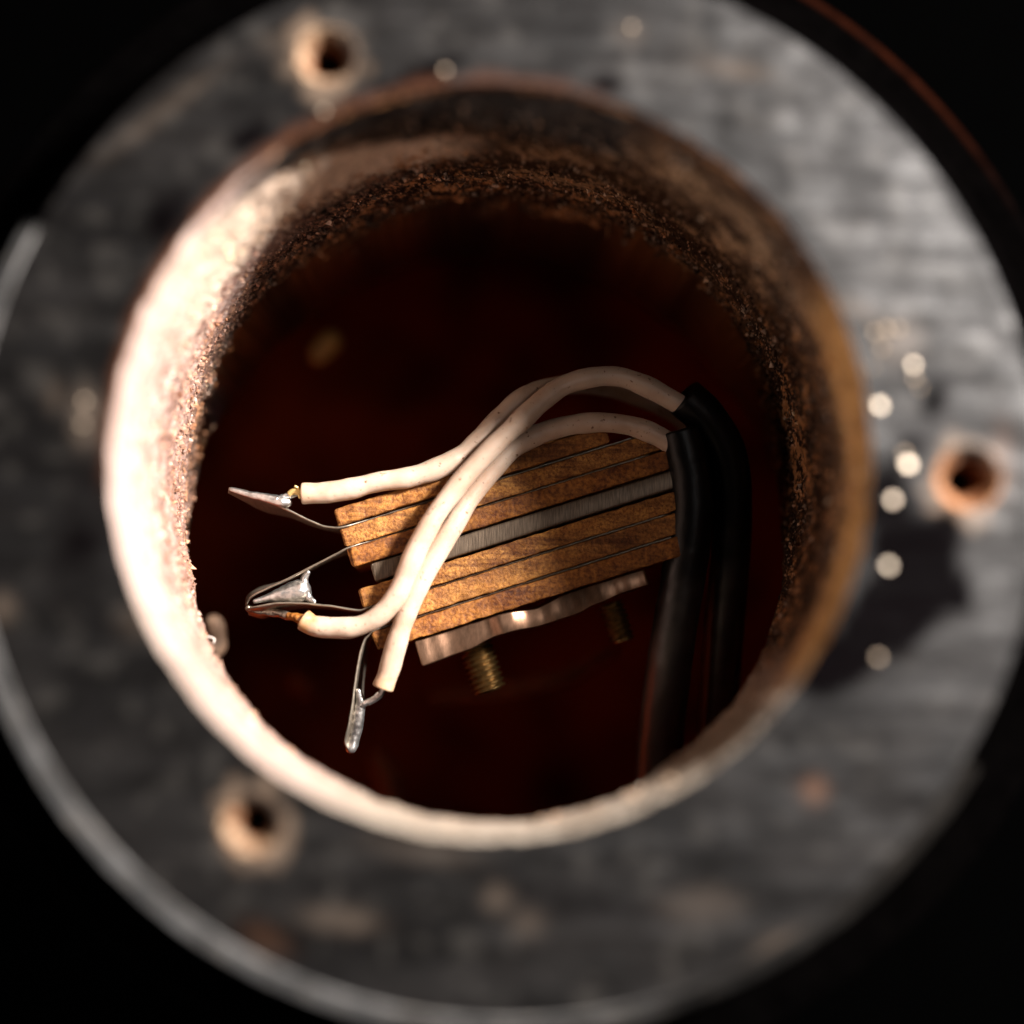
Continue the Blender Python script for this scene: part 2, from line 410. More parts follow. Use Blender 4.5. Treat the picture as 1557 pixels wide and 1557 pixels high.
# ---- bore wall
def build_bore():
    n, m = 1500, 170
    a = np.linspace(0, 2*np.pi, n, endpoint=False); t = np.linspace(0, 1, m)
    t = np.where(t < .12, t*.45, .054+(t-.12)/.88*.946)      # finer rows at the lip
    A, T = np.meshgrid(a, t)
    ca, sa = np.cos(A), np.sin(A)
    L = 725+np.where(sa > 0, 345, 545)*sa + 14*(fbm(np.stack([ca*3, sa*3, 0*A], -1), 1, 3, 5)-.5)
    H = T*L
    base_r = RB+5-7*sstep(H, 0, 20)
    lipn = 0
    PT = np.stack([ca*RB, sa*RB, -H], -1)
    lip = np.vectorize(lambda x, y: noise.noise(Vector((x*3, y*3, 4)))*3.5+noise.noise(Vector((x*14, y*14, 1)))*4.5+noise.noise(Vector((x*34, y*34, 2)))*2.5)(np.cos(a), np.sin(a))
    lipf = 1-sstep(H, 0, 60)
    g1 = fbm(PT, 120, 3, 41)-.5; g2 = fbm(PT*[1, 1, .7], 26, 4, 42)-.5; g3 = fbm(PT, 6.5, 3, 43)-.5
    deep = sstep(H, 30, 140)
    d = g1*14+g2*9*(.3+.7*deep)+g3*6*deep
    R = base_r+lip[None, :]*lipf-(d)*sstep(H, 4, 30)
    V = np.stack([ca*R, sa*R, -H], -1).reshape(-1, 3)
    # ---------- vertex colours: pale lime deposit near the mouth, ochre to the right, soot and rust deeper
    deg = np.degrees(A) % 360
    nA = fbm(PT, 70, 4, 51); nB = fbm(PT, 18, 4, 52); nC = fbm(PT*[1, 1, 1], 5, 3, 53); nD = fbm(PT*[1, 1, 2.5], 34, 4, 54)
    def arc(lo, hi, soft=14):
        mid = (lo+hi)/2; half = (hi-lo)/2
        return 1-sstep(np.abs((deg-mid+180) % 360-180), half-soft, half+soft)
    rust = mix((.10, .038, .011), (.02, .007, .003), sstep(nA, .38, .55))
    rust = mix(rust, (.45, .22, .09), .9*sstep(nA*.3+nB*.35+nC*.35, .53, .61))
    rust = mix(rust, (.006, .003, .002), .92*sstep(nC*.35+nB*.3+nA*.35, .52, .42))
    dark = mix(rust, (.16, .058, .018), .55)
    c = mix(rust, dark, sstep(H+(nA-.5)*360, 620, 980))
    # pale deposit
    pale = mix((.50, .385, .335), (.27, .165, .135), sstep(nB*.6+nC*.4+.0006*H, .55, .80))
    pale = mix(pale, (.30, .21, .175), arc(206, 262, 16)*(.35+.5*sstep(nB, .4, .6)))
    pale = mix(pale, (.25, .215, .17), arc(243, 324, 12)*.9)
    pale = mix(pale, (.16, .12, .085), arc(256, 324, 10)*.6*sstep(nB*.5+nA*.5, .45, .6))
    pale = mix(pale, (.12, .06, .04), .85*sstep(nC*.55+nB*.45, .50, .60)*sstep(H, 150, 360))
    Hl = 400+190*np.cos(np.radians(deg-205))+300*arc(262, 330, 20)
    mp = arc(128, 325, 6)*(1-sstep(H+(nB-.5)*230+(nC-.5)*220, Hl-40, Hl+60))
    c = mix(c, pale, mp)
    # crumbly mauve-grey fringe at the edge of the deposit
    fr = arc(108, 205, 18)*np.exp(-((H-(Hl+20))/150)**2)*sstep(nC*.7+nB*.3, .46, .56)
    c = mix(c, (.27, .16, .13), np.clip(fr, 0, 1)*.6)
    # cream patch smeared to the upper left below the dark crescent
    Hk = np.clip(280-(deg-90)*4.4, 30, 280)
    cream = arc(93, 152, 9)*sstep(H+(nB-.5)*60, Hk-30, Hk+20)*(1-sstep(H+(nB-.5)*200+(nC-.5)*120, 330, 400))
    c = mix(c, (.64, .50, .39), np.clip(cream, 0, 1)*.95)
    # dark grey crescent under the rim between 70 and 140 degrees
    Hc = np.clip(280-(deg-90)*4.4, 30, 280)
    gp = arc(64, 138, 7)*(1-sstep(H+(nD-.5)*130, Hc-50, Hc+20))*sstep(H, 10, 22)
    c = mix(c, mix((.003, .0025, .0025), (.13, .115, .105), .75*sstep(nD*.6+nB*.2+nC*.2, .57, .66)), np.clip(gp, 0, 1))
    # ochre band on the right, mottled brown at the upper right
    och = arc(-38, 26, 5)*(1-sstep(H+(nB-.5)*120+(nC-.5)*60, 110, 190))
    c = mix(c, mix((.46, .23, .075), (.26, .12, .035), sstep(nB, .4, .6)), och*.95)
    mot = arc(30, 92, 10)*(1-sstep(H+(nB-.5)*200, 430, 620))*sstep(H, 10, 60)
    c = mix(c, mix((.035, .015, .005), (.36, .22, .12), .9*sstep(nA*.35+nD*.35+nC*.3, .50, .60)*sstep(H, 60, 180)), mot*.95*(1-np.clip(gp, 0, 1)))
    # rusty brown lip
    lipc = (1-sstep(H, 6, 14))*arc(30, 178, 12)
    c = mix(c, (.10, .036, .014), lipc*.9)
    lip2 = (1-sstep(H, 6, 20))*arc(200, 326, 8)
    c = mix(c, (.30, .26, .21), lip2*.6)
    # grains: individual pale crumbs
    gr = fbm(PT, 3.2, 2, 61)
    c = mix(c, (.55, .36, .24), .8*sstep(gr, .68, .78)*deep*(1-sstep(H, 700, 900)))
    idx = np.arange(n*m).reshape(m, n)
    q = np.stack([idx[:-1], np.roll(idx, -1, 1)[:-1], np.roll(idx, -1, 1)[1:], idx[1:]], -1).reshape(-1, 4)
    q = q[:, ::-1]
    # end wall: returns outward to the housing behind
    V2 = V.reshape(m, n, 3)[-1].copy(); led = (26*sstep(np.sin(a), .15, .5)+1)[:, None]; rad2 = V2*[1, 1, 0]/np.linalg.norm(V2[:, :2], axis=1)[:, None]
    e1 = V2-rad2*led+[0, 0, -8]; e2 = V2*[1.06, 1.06, 1]+[0, 0, 0]; e2[:, 2] = -300; c_led = mix((.22, .085, .025), (.05, .018, .007), sstep(fbm(e1, 150, 2, 66), .3, .7))
    Vall = np.concatenate([V, e1, e2]); b = n*m
    last = idx[-1]; i1 = b+np.arange(n); i2 = b+n+np.arange(n)
    q2 = np.stack([last, np.roll(last, -1), np.roll(i1, -1), i1], -1)[:, ::-1]; q3 = np.stack([i1, np.roll(i1, -1), np.roll(i2, -1), i2], -1)[:, ::-1]
    cc = c.reshape(-1, 3); cc = np.concatenate([cc, c_led, c_led])
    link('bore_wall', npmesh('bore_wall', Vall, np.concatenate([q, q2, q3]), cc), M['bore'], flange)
    return V.reshape(m, n, 3), c.reshape(m, n, 3), H
BV, BC, BH = build_bore()

# ---- loose rust crumbs stuck to the wall in a ragged belt
def build_crumbs():
    m, n, _ = BV.shape; Vs = []; Fs = []; Cs = []
    ico = [Vector(v) for v in ((0, 0, 1), (.9, 0, -.3), (-.45, .8, -.3), (-.45, -.8, -.3), (.3, .5, .6), (-.5, -.1, .7))]
    tri = [(0, 1, 4), (0, 4, 5), (0, 5, 3), (0, 3, 1), (1, 2, 4), (4, 2, 5), (5, 2, 3), (1, 3, 2)]
    cnt = 0
    while cnt < 9000:
        j = int(rng.integers(0, n)); deg = 360*j/n
        h = rng.normal(540, 160) if 100 < deg < 290 else rng.normal(500, 220)
        if rng.random() < .25: h = rng.uniform(40, 800)
        col = BH[:, j]; i = int(np.searchsorted(col, h))
        if i < 3 or i >= m-2: continue
        if noise.noise(Vector(BV[i, j])*.013)+.5*noise.noise(Vector(BV[i, j])*.04) < (rng.uniform(-.45, .35) if not 150 < deg < 260 else -.9): continue
        p = BV[i, j]; inward = -np.array([math.cos(math.radians(deg)), math.sin(math.radians(deg)), 0])
        r = float(np.clip(rng.lognormal(.7, .6), .9, 9)); b = len(Vs)
        a = rng.uniform(0, 6.28); ca, sa = math.cos(a), math.sin(a)
        q = Vector(rng.normal(size=3)).normalized().to_track_quat('Z', 'Y')
        sc = rng.uniform(.6, 1.3, 3)
        base = BC[i, j]; cc = np.clip(base*rng.uniform(.9, 1.5)+rng.uniform(0, .09)+(rng.uniform(.15, .5) if rng.random() < (.42 if (deg < 105 or deg > 340) and noise.noise(Vector(p)*.012) > .02 else .08) else 0), 0, .8)*np.array([1, .84, .70])
        for v in ico:
            w = q @ Vector((v.x*sc[0], v.y*sc[1], v.z*sc[2]))
            Vs.append(np.array(p)+inward*r*.3+np.array(w)*r); Cs.append(cc)
        Fs += [tuple(b+k for k in t) for t in tri]; cnt += 1
    o = link('rust_crumbs', npmesh('rust_crumbs', np.array(Vs), Fs, np.array(Cs)), M['bore'], flange, smooth=False)
    o['kind'] = 'stuff'
build_crumbs()

# ---- turned outer edge and the black collar under it
def lathe(name, prof, cen, n, m, colfn, parent, jit=0):
    V = []; 
    for (r, z) in prof:
        for k in range(n):
            a = 2*math.pi*k/n
            V.append((cen.x+r*math.cos(a), cen.y+r*math.sin(a), z))
    V = np.array(V)
    nn = fbm(V, 40, 3, 71)-.5; ang = np.arctan2(V[:, 1]-cen.y, V[:, 0]-cen.x)
    lock = np.ones(len(V)); lock[:n] = 0
    V[:, 0] += np.cos(ang)*nn*jit*lock; V[:, 1] += np.sin(ang)*nn*jit*lock
    Q = [(i*n+k, (i+1)*n+k, (i+1)*n+(k+1) % n, i*n+(k+1) % n) for i in range(len(prof)-1) for k in range(n)]
    return link(name, npmesh(name, V, Q, colfn(V, ang)), m, parent)
def edge_col(V, ang):
    n1 = fbm(V, 60, 4, 81); n2 = fbm(V*[1, 1, 3], 15, 3, 82)
    c = mix((.33, .32, .31), (.17, .165, .16), sstep(n1, .35, .65)); c = mix(c, (.5, .44, .38), .5*sstep(n2, .58, .7))
    deg = np.degrees(ang) % 360
    blk = np.clip((1-sstep(np.abs((deg-60+180) % 360-180), 92, 94)), 0, 1)  # shaded upper-right side of the edge painted black
    blk = np.maximum(blk, (1-sstep(np.abs((deg-330+180) % 360-180), 38, 60))*.9)
    edge_dim = sstep(deg, 268, 322)*(deg < 345)*.75  # edge dims towards the lower right, shade put into the colour
    c = mix(c, (.05, .042, .034), edge_dim)
    c = mix(c, (.0006, .0005, .0005), blk)
    return c
edge_prof = [(RF, 0), (RF+5, -1.0), (RF+8, -5), (RF+8, -9), (RF+11, -12), (RF+22, -20), (RF+34, -33), (RF+41, -48), (RF+44, -66), (RF+45, -110), (RF+61, -190)]
lathe('turned_edge', edge_prof, FC, 512, M['collar'], edge_col, flange, jit=3.5)
def collar_col(V, ang):
    n1 = fbm(V, 30, 4, 91); deg = np.degrees(ang) % 360
    rr = np.hypot(V[:, 0]-FC.x, V[:, 1]-FC.y)
    c = np.tile([.0006, .0005, .0005], (len(V), 1))
    w = .11*(1-sstep(np.abs(rr-962), 3, 9))*(1-sstep(np.abs((deg-52+180) % 360-180), 6, 26))
    return mix(c, (.085, .018, .006), np.clip(w*(.5+n1), 0, 1))
lathe('outer_collar', [(RF+61, -190), (RF+120, -188), (RF+142, -186), (RF+150, -185), (RF+158, -189), (RF+163, -200), (RF+165, -220), (RF+166, -900), (RF+166, -2450)], FC, 384, M['collar'], collar_col, flange, jit=2)

# ---- bright chips and burrs on the face that flash in the lamp
toL = Vector((math.sin(math.radians(KEY_T))*math.cos(math.radians(KEY_AZ)), math.sin(math.radians(KEY_T))*math.sin(math.radians(KEY_AZ)), math.cos(math.radians(KEY_T))))
CH = [(1337, 617, 7.5, .0), (1380, 706, 9, .05), (1357, 760, 7.5, .08), (1350, 860, 7.5, .10), (1388, 555, 6, .1), (1390, 575, 5, .12), (1340, 530, 5, .15), (1365, 500, 5, .16),
      (676, 107, 5, .16), (492, 168, 5, .18), (1330, 505, 5, .12), (1110, 965, 0, 0), (1347, 500, 6, .14), (960, 42, 5, .17), (1375, 690, 6, .1), (1168, 290, 4, .16), (1335, 1000, 6, .22),
      (640, 1290, 0, 0), (1398, 590, 4, .25), (1325, 560, 4, .25), (125, 645, 6, .2), (128, 610, 5, .22)]
for (x, y, r, dv) in CH:
    if r == 0: continue
    z = 3 if math.hypot(x-748, 698-y) > RB+12 else -4
    p = W(x, y, z)
    if math.hypot(p.x, p.y) < RB+14: p = p*((RB+16)/math.hypot(p.x, p.y)); p.z = 2
    view = (CAMP-p).normalized(); h = (view+toL).normalized()
    h = (h+Vector((random.uniform(-dv, dv), random.uniform(-dv, dv), 0))).normalized()
    bm = bmesh.new(); bmesh.ops.create_cone(bm, cap_ends=True, segments=7, radius1=r*1.1, radius2=r*.85, depth=5)
    for v in bm.verts: v.co.x *= random.uniform(.85, 1.15); v.co.y *= random.uniform(.85, 1.15)
    q = h.to_track_quat('Z', 'Y').to_matrix().to_4x4()
    bmesh.ops.transform(bm, matrix=Matrix.Scale(K, 4) @ Matrix.Translation(p) @ q, verts=bm.verts)
    me = bpy.data.meshes.new('metal_chip'); bm.to_mesh(me); bm.free()
    link('metal_chip', me, M['chip' if (x, y) in ((1337, 617), (1380, 706), (1357, 760), (1350, 860), (1388, 555)) else 'dull_chip'], flange, smooth=False)

# ---- housing behind the bore: a deep dark chamber
def chamber():
    n = 96; prof = [(600, -302), (930, -306), (950, -340), (955, -2350), (940, -2390), (0.5, -2400)]
    V = []; Q = []
    for r, z in prof:
        for k in range(n):
            a = 2*math.pi*k/n; V.append(Vector((r*math.cos(a), r*math.sin(a), z)))
    for i in range(len(prof)-1):
        for k in range(n):
            Q.append((i*n+k, i*n+(k+1) % n, (i+1)*n+(k+1) % n, (i+1)*n+k))
    o = link('housing_chamber', mesh('housing_chamber', V, Q), M['chamber'], flange)
chamber()
bd = link('background', mesh('background', [(-9000, -9000, -2470), (9000, -9000, -2470), (9000, 9000, -2470), (-9000, 9000, -2470)], [(0, 1, 2, 3)]), M['backdrop'], None, False)
bd['kind'] = 'structure'

# lumps of residue on the wall
blob('residue_lump', [(W(502, 520, -1150), 26), (W(484, 538, -1150), 22)], M['amber'], flange, 5, 3, 4, .03)
blob('residue_lump', [(W(326, 950, -790), 22), (W(332, 980, -800), 20), (W(318, 1000, -770), 16)], M['crust'], flange, 5, 3, 4, .03)

M['dim'], _, _ = simple('dim_rust_patch', (.16, .045, .012), .7, 0, .2, 3, var=.6, bmp=.6, bd=.03)
blob('residue_lump', [(W(452, 1035, -1300), 20), (W(470, 1050, -1320), 22)], M['dim'], flange, 5, 3, 5, .03)
blob('residue_lump', [(W(575, 1150, -1250), 22), (W(592, 1190, -1250), 30), (W(596, 1240, -1240), 26)], M['dim'], flange, 6, 3, 6, .03)
blob('residue_lump', [(W(660, 1060, -1250), 14), (W(760, 1052, -1200), 20), (W(860, 1030, -1160), 20), (W(930, 990, -1120), 14)], M['dim'], flange, 6, 3, 6, .03)
# ================================================================== CONTACT STACK
SC = (W(900, 774, ZS)-W(508, 774, ZS)).length/392.0
O0 = W(508, 774, ZS); ang = math.radians(17.35)
U = Vector((math.cos(ang), math.sin(ang), 0)); VV = Vector((math.sin(ang), -math.cos(ang), 0)); ZZ = Vector((0, 0, 1))
def SP(u, v, w=0): return O0+(U*u+VV*v)*SC+ZZ*w
stack = empty('contact_stack', 'clamped stack of brown fibre plates and steel with solder lugs inside the bore', 'switch stack')
stack_loc = O0*K

def plate(name, u0, u1, v0, v1, w0, w1, m, rough=1.0, bev=3.0, seed=0, un=90, outline=None, lift=None):
    """bar with softened, slightly ragged edges; runs along u, thickness v, depth w"""
    cs = []
    for (cv, cw, a0) in ((v1-bev/SC, w0-bev, 0), (v0+bev/SC, w0-bev, 90), (v0+bev/SC, w1+bev, 180), (v1-bev/SC, w1+bev, 270)):
        for a in (0, 30, 60, 90):
            t = math.radians(a0+a); cs.append((cv+math.cos(t)*bev/SC, cw+math.sin(t)*bev))
    # extra points along the near edge face so the surface can undulate
    k = len(cs)
    us = [u0-0.0]+[u0+1.2, u0+3]+[u0+3+(u1-u0-6)*i/(un-1) for i in range(un)]+[u1-1.2, u1]
    V = []; Fc = []
    for j, u in enumerate(us):
        endf = 1.0
        if j in (0, len(us)-1): endf = .86
        elif j in (1, len(us)-2): endf = .95
        cv, cw = (v0+v1)/2, (w0+w1)/2
        for i, (v, w) in enumerate(cs):
            if outline: v = outline(u, v, v0, v1)
            nv = noise.noise(Vector((u*.06+seed*9, v*.1, w*.02)))*1.6+noise.noise(Vector((u*.25+seed*5, v*.4, w*.05)))*.8
            if lift and w > (w0+w1)/2: w = w+lift(u)
            nw = noise.noise(Vector((u*.08+seed*3, v*.3+7, 1)))*1.5
            uu = u+(noise.noise(Vector((v*.2, w*.03, seed*4)))*3*rough if j < 3 else 0)
            shrink_v = (v1-v0)*(1-endf)*.5*(1 if v < cv else -1); shrink_w = (w0-w1)*(1-endf)*.06*(-1 if w > cw else 1)
            V.append(SP(uu, v+nv*rough*.55+shrink_v, w+nw*rough+shrink_w))
    for j in range(len(us)-1):
        for i in range(k):
            i2 = (i+1) % k; Fc.append((j*k+i, j*k+i2, (j+1)*k+i2, (j+1)*k+i))
    Fc.append(list(range(k))[::-1]); Fc.append([(len(us)-1)*k+i for i in range(k)])
    me = mesh(name, V, Fc)
    bm = bmesh.new(); bm.from_mesh(me); bmesh.ops.recalc_face_normals(bm, faces=bm.faces); bm.to_mesh(me); bm.free()
    return link(name, me, m, stack)
DW = -210
plate('fibre_plate', -0, 432, 0.5, 27, 2, DW, MF[0], seed=1, rough=1.5)
plate('fibre_plate', 0, 523, 32.5, 61, 0, DW, MF[1], seed=2, rough=1.5)
plate('fibre_plate', 0, 516, 64, 93, 2, DW, MF[2], seed=3, rough=1.5)
plate('steel_plate', 27, 512, 96, 124, -1, DW-6, M['steel'], rough=.35, bev=4, seed=4)
plate('fibre_plate', -2, 504, 128, 156.5, 1, DW, MF[1], seed=5, rough=1.5)
plate('fibre_plate', 1, 500, 160, 191.5, -1, DW, MF[3], seed=6, rough=1.5)
plate('fibre_plate', 0, 494, 195.5, 225, 2, DW, MF[2], seed=7, rough=1.5)
def clamp_outline(u, v, v0, v1):
    t = (v-v0)/(v1-v0)
    top = 227+8*math.exp(-((u-250)/30)**2)
    b = 267+0*u
    b = 268-3*sstep(np.array(u), 60, 130)-7*sstep(np.array(u), 130, 175)+5*sstep(np.array(u), 195, 250)-6*sstep(np.array(u), 300, 340)-4*sstep(np.array(u), 340, 385)
    return float(top+(b-top)*t)
plate('clamp_plate', 56, 425, 228, 268, -4, DW, M['clamp'], rough=.2, bev=3.5, seed=8, un=140, outline=clamp_outline,
      lift=lambda u: float(np.mean([np.interp(u+d_+9*noise.noise(Vector((u*.05, 3, 3))), [56, 110, 175, 195, 240, 300, 345, 362, 400, 425], [-6, -14, -12, 0, -15, -14, -4, -2, -12, -16]) for d_ in (-12, -6, 0, 6, 12)])+.8*noise.noise(Vector((u*.05, 0, 5)))))

# ---- leaves with their solder lugs: a thin strip bounded by a near edge and a far edge
def ribbon(name, A, B, th, m, parent, n=10, rows=8, curl=0):
    A = catmull(A, n); B = catmull(B, n); k = len(A); V = []; Fc = []
    for side in (1, -1):
        for i in range(k):
            t_ = (A[min(i+1, k-1)]-A[max(i-1, 0)]).normalized(); nn = t_.cross((B[i]-A[i]).normalized()).normalized()
            for r in range(rows+1):
                q = r/rows; p = A[i].lerp(B[i], q)
                p = p+nn*(side*th/2*(1-.4*(q == 0 or q == 1)))+nn*curl*math.sin(q*math.pi)
                p = p+nn*.8*noise.noise(p*.05)
                V.append(p)
    R_ = rows+1; off = k*R_
    for i in range(k-1):
        for r in range(rows):
            a = i*R_+r; Fc.append((a, a+1, a+R_+1, a+R_)); Fc.append((off+a, off+a+R_, off+a+R_+1, off+a+1))
    for i in range(k-1):
        a = i*R_; Fc.append((a, a+R_, off+a+R_, off+a)); a = i*R_+rows; Fc.append((a+R_, a, off+a, off+a+R_))
    for r in range(rows):
        Fc.append((r+1, r, off+r, off+r+1)); a = (k-1)*R_+r; Fc.append((a, a+1, off+a+1, off+a))
    me = mesh(name, V, Fc)
    bm = bmesh.new(); bm.from_mesh(me); bmesh.ops.recalc_face_normals(bm, faces=bm.faces); bm.to_mesh(me); bm.free()
    return link(name, me, m, parent)
def leafpts(v, w): return [SP(u, v, w-(13 if u > 20 and w > -50 else 0)) for u in (485, 380, 200, 60, 8)]
z = ZS
# leaf 1, upper lug pointing left
A = leafpts(30, 0)+[W(498, 801, z), W(470, 791, z), W(440, 776, z), W(405, 760, z-2), (W(372, 746, z-4)), W(348, 742, z-10)]
B = leafpts(30, -190)+[W(501, 806, z-90), W(472, 798, z-85), W(442, 786, z-85), W(405, 778, z-78), W(374, 763, z-60), W(347, 749, z-30)]
l1 = ribbon('leaf_spring', A, B, 5, M['leaf'], stack)
blob('solder_joint', [(W(352, 744, z-6), 5), (W(380, 752, z-2), 7), (W(405, 757, z+2), 9), (W(428, 763, z+4), 11), (W(437, 764, z+2), 10)], M['solder'], l1, 1.6, 14, 1.0, .05)
blob('solder_joint', [(W(420, 760, z+6), 8), (W(438, 754, z+2), 6), (W(450, 751, z+4), 6)], M['solder'], l1, 1.5, 4, 2, .12)
# leaf 2, upper arm of the V
A = leafpts(62.5, 0)+[W(512, 842, z), W(490, 853, z), W(460, 869, z), W(430, 884, z), W(400, 898, z-4), W(382, 908, z-12), W(374, 918, z-22)]
B = leafpts(62.5, -190)+[W(515, 846, z-100), W(492, 857, z-100), W(462, 872, z-100), W(430, 885, z-95), (W(398, 893, z-90)), W(378, 905, z-80), W(374, 922, z-60)]
l2 = ribbon('leaf_spring', A, B, 4.5, M['leaf'], stack)
# leaf 3, lower arm of the V
A = leafpts(158.2, 0)+[W(545, 928, z), W(520, 924, z), W(490, 920, z), W(455, 917, z), W(420, 917, z-2), W(395, 921, z-8), W(376, 925, z-22)]
B = leafpts(158.2, -190)+[W(548, 930, z-100), W(522, 927, z-100), W(490, 924, z-100), W(455, 924, z-95), W(422, 933, z-80), W(400, 940, z-70), W(378, 934, z-60)]
l3 = ribbon('leaf_spring', A, B, 5, M['leaf'], stack)
blob('solder_joint', [(W(388, 914, z-18), 6), (W(410, 908, z-20), 9), (W(432, 903, z-24), 16), (W(446, 900, z-26), 21), (W(456, 898, z-28), 23), (W(463, 903, z-26), 15)], M['solder'], l3, 1.7, 22, 2.4, .035)
blob('solder_joint', [(W(468, 870, z-18), 5), (W(462, 880, z-22), 8), (W(462, 896, z-24), 10), (W(470, 910, z-18), 8), (W(478, 915, z-14), 5)], M['solder'], l3, 1.5, 16, 1.2, .06)
blob('solder_joint', [(W(378, 925, z-30), 7), (W(400, 930, z-40), 9), (W(425, 932, z-34), 9), (W(440, 937, z-20), 8)], M['leaf'], l3, 1.7, 5, 1.5, .1)
blob('burnt_flux', [(W(440, 936, z-16), 7), (W(452, 939, z-6), 9), (W(462, 944, z+0), 10)], M['char'], l3, 1.6, 4, 2, .12)
# leaf 4, lug pointing down
A = leafpts(193.5, 0)+[W(560, 966, z), W(553, 975, z), W(546, 1000, z), W(540, 1035, z), W(535, 1070, z), W(529, 1105, z-2), W(524, 1128, z-8), W(530, 1141, z-14)]
B = leafpts(193.5, -190)+[W(565, 970, z-110), W(560, 985, z-110), W(556, 1010, z-105), W(552, 1045, z-90), W(552, 1075, z-80), W(548, 1105, z-70), W(545, 1128, z-60), W(541, 1140, z-50)]
l4 = ribbon('leaf_spring', A, B, 5, M['leaf'], stack)
blob('solder_joint', [(W(545, 1050, z-6), 5), (W(549, 1068, z-12), 10), (W(545, 1090, z-18), 12), (W(541, 1112, z-22), 12), (W(537, 1132, z-24), 11), (W(534, 1138, z-22), 10)], M['solder'], l4, 1.7, 20, 2, .04)
blob('solder_joint', [(W(551, 1072, z-8), 7), (W(562, 1066, z-2), 6), (W(571, 1061, z+2), 6), (W(577, 1054, z+4), 5)], M['solder'], l4, 1.5, 8, 1.5, .1)

# ---- machine screws through the stack
def screw(u, v_end, w, r, wob=0):
    hd = []
    # threaded shank: helical ridge
    ax0, ax1 = 262, v_end
    V = []; Fc = []; seg = 36; turns = 8*(ax1-ax0)/70; n = 90
    for i in range(n+1):
        t = i/n; vpos = ax0+(ax1-ax0)*t
        for k in range(seg):
            a = 2*math.pi*k/seg
            ph = (t*turns*2*math.pi-a); rr = r*(.93+.15*(abs(((ph/(2*math.pi)) % 1)*2-1)*2-1))
            if i > n-5: rr *= 1-.05*(i-(n-5))
            V.append(SP(u+math.cos(a)*rr/SC, vpos, w+math.sin(a)*rr))
    for i in range(n):
        for k in range(seg):
            k2 = (k+1) % seg; Fc.append((i*seg+k, (i+1)*seg+k, (i+1)*seg+k2, i*seg+k2))
    Fc.append([n*seg+k for k in range(seg)])
    me = mesh('screw', V, Fc)
    bm = bmesh.new(); bm.from_mesh(me); bmesh.ops.recalc_face_normals(bm, faces=bm.faces); bm.to_mesh(me); bm.free()
    s = link('screw', me, M['brass'], stack)
    # domed slotted head on the other side
    V = []; Fc = []; prof = [(1.55, -1), (1.6, -8), (1.5, -18), (1.25, -26), (.8, -31), (.02, -33)]; seg = 40
    for (q, vv) in prof:
        for k in range(seg):
            a = 2*math.pi*k/seg; slot = 6 if (abs(math.sin(a)*q) < .22 and vv < -20) else 0
            V.append(SP(u+math.cos(a)*r*q/SC, vv+slot, w+math.sin(a)*r*q))
    for i in range(len(prof)-1):
        for k in range(seg):
            k2 = (k+1) % seg; Fc.append((i*seg+k, (i+1)*seg+k, (i+1)*seg+k2, i*seg+k2))
    me = mesh('screw_head', V, Fc)
    bm = bmesh.new(); bm.from_mesh(me); bmesh.ops.recalc_face_normals(bm, faces=bm.faces); bm.to_mesh(me); bm.free()
    link('screw_head', me, M['brass'], s)
screw(143, 338, -112, 32)
screw(366, 326, -110, 24)

# ================================================================== WIRES AND CABLES
RW = 15.7*SC
def wire(name, pts, label, ends=(1, 0)):
    P = [W(x, y, ZS+dz) for x, y, dz in pts]; path = catmull(P, 16)
    L = [0]
    for a, b in zip(path[:-1], path[1:]): L.append(L[-1]+(b-a).length)
    def rad(t): return RW*(1+.035*math.sin(t*23)+.025*math.sin(t*51+2)+.02*math.sin(t*97+1))
    o = tube(name, path, rad, M['wire'], None, 40, .05)
    me = o.data; co = np.zeros(len(me.vertices)*3); me.vertices.foreach_get('co', co); co = co.reshape(-1, 3)/K
    P0 = np.array(path[0]); d = np.linalg.norm(co-P0, axis=1)
    c = np.tile([.50, .375, .29], (len(co), 1))
    nn = fbm(co, 12, 3, 7)
    burn = (1-sstep(d+(nn-.5)*40, 12, 42))*ends[0]
    c = mix(c, (.42, .22, .07), burn*.8)
    at = me.color_attributes.new('tint', 'FLOAT_COLOR', 'POINT'); c4 = np.ones((len(co), 4)); c4[:, :3] = c
    at.data.foreach_set('color', c4.astype(np.float32).ravel())
    tag(o, label, 'wire', 'cream wires soldered to the contact stack')
    return o
w1 = wire('insulated_wire', [(460, 750, 8), (495, 749, 10), (535, 743, 12), (575, 733, 14), (620, 726, 14), (660, 714, 12), (695, 697, 8), (725, 672, 2), (757, 638, -6), (795, 606, -18), (835, 590, -44), (880, 584, -75), (930, 590, -105), (980, 606, -125), (1030, 632, -140), (1060, 665, -150)],
     'uppermost cream wire, soldered to the top lug that points left', (.35, 0))
w2 = wire('insulated_wire', [(462, 943, 2), (478, 952, 6), (510, 955, 12), (545, 952, 22), (578, 935, 32), (603, 905, 38), (620, 868, 42), (639, 825, 44), (666, 778, 46), (703, 730, 46), (747, 682, 44), (788, 643, 40), (823, 610, 34), (858, 586, 28), (900, 574, 22), (940, 573, 14), (980, 586, 8), (1012, 603, 2), (1042, 622, -6), (1070, 650, -16)],
     'middle cream wire curving down to the V-shaped lug, its end scorched brown', (1, 0))
w3 = wire('insulated_wire', [(582, 1046, 14), (592, 1018, 16), (603, 978, 20), (614, 945, 24), (631, 903, 27), (656, 855, 28), (687, 803, 26), (719, 752, 20), (750, 714, 14), (783, 680, 8), (825, 658, 6), (870, 646, 8), (915, 642, 8), (960, 648, 4), (1000, 663, 0), (1030, 683, -6), (1046, 705, -14)],
     'lowest cream wire, soldered to the lug that points down', (.6, 0))
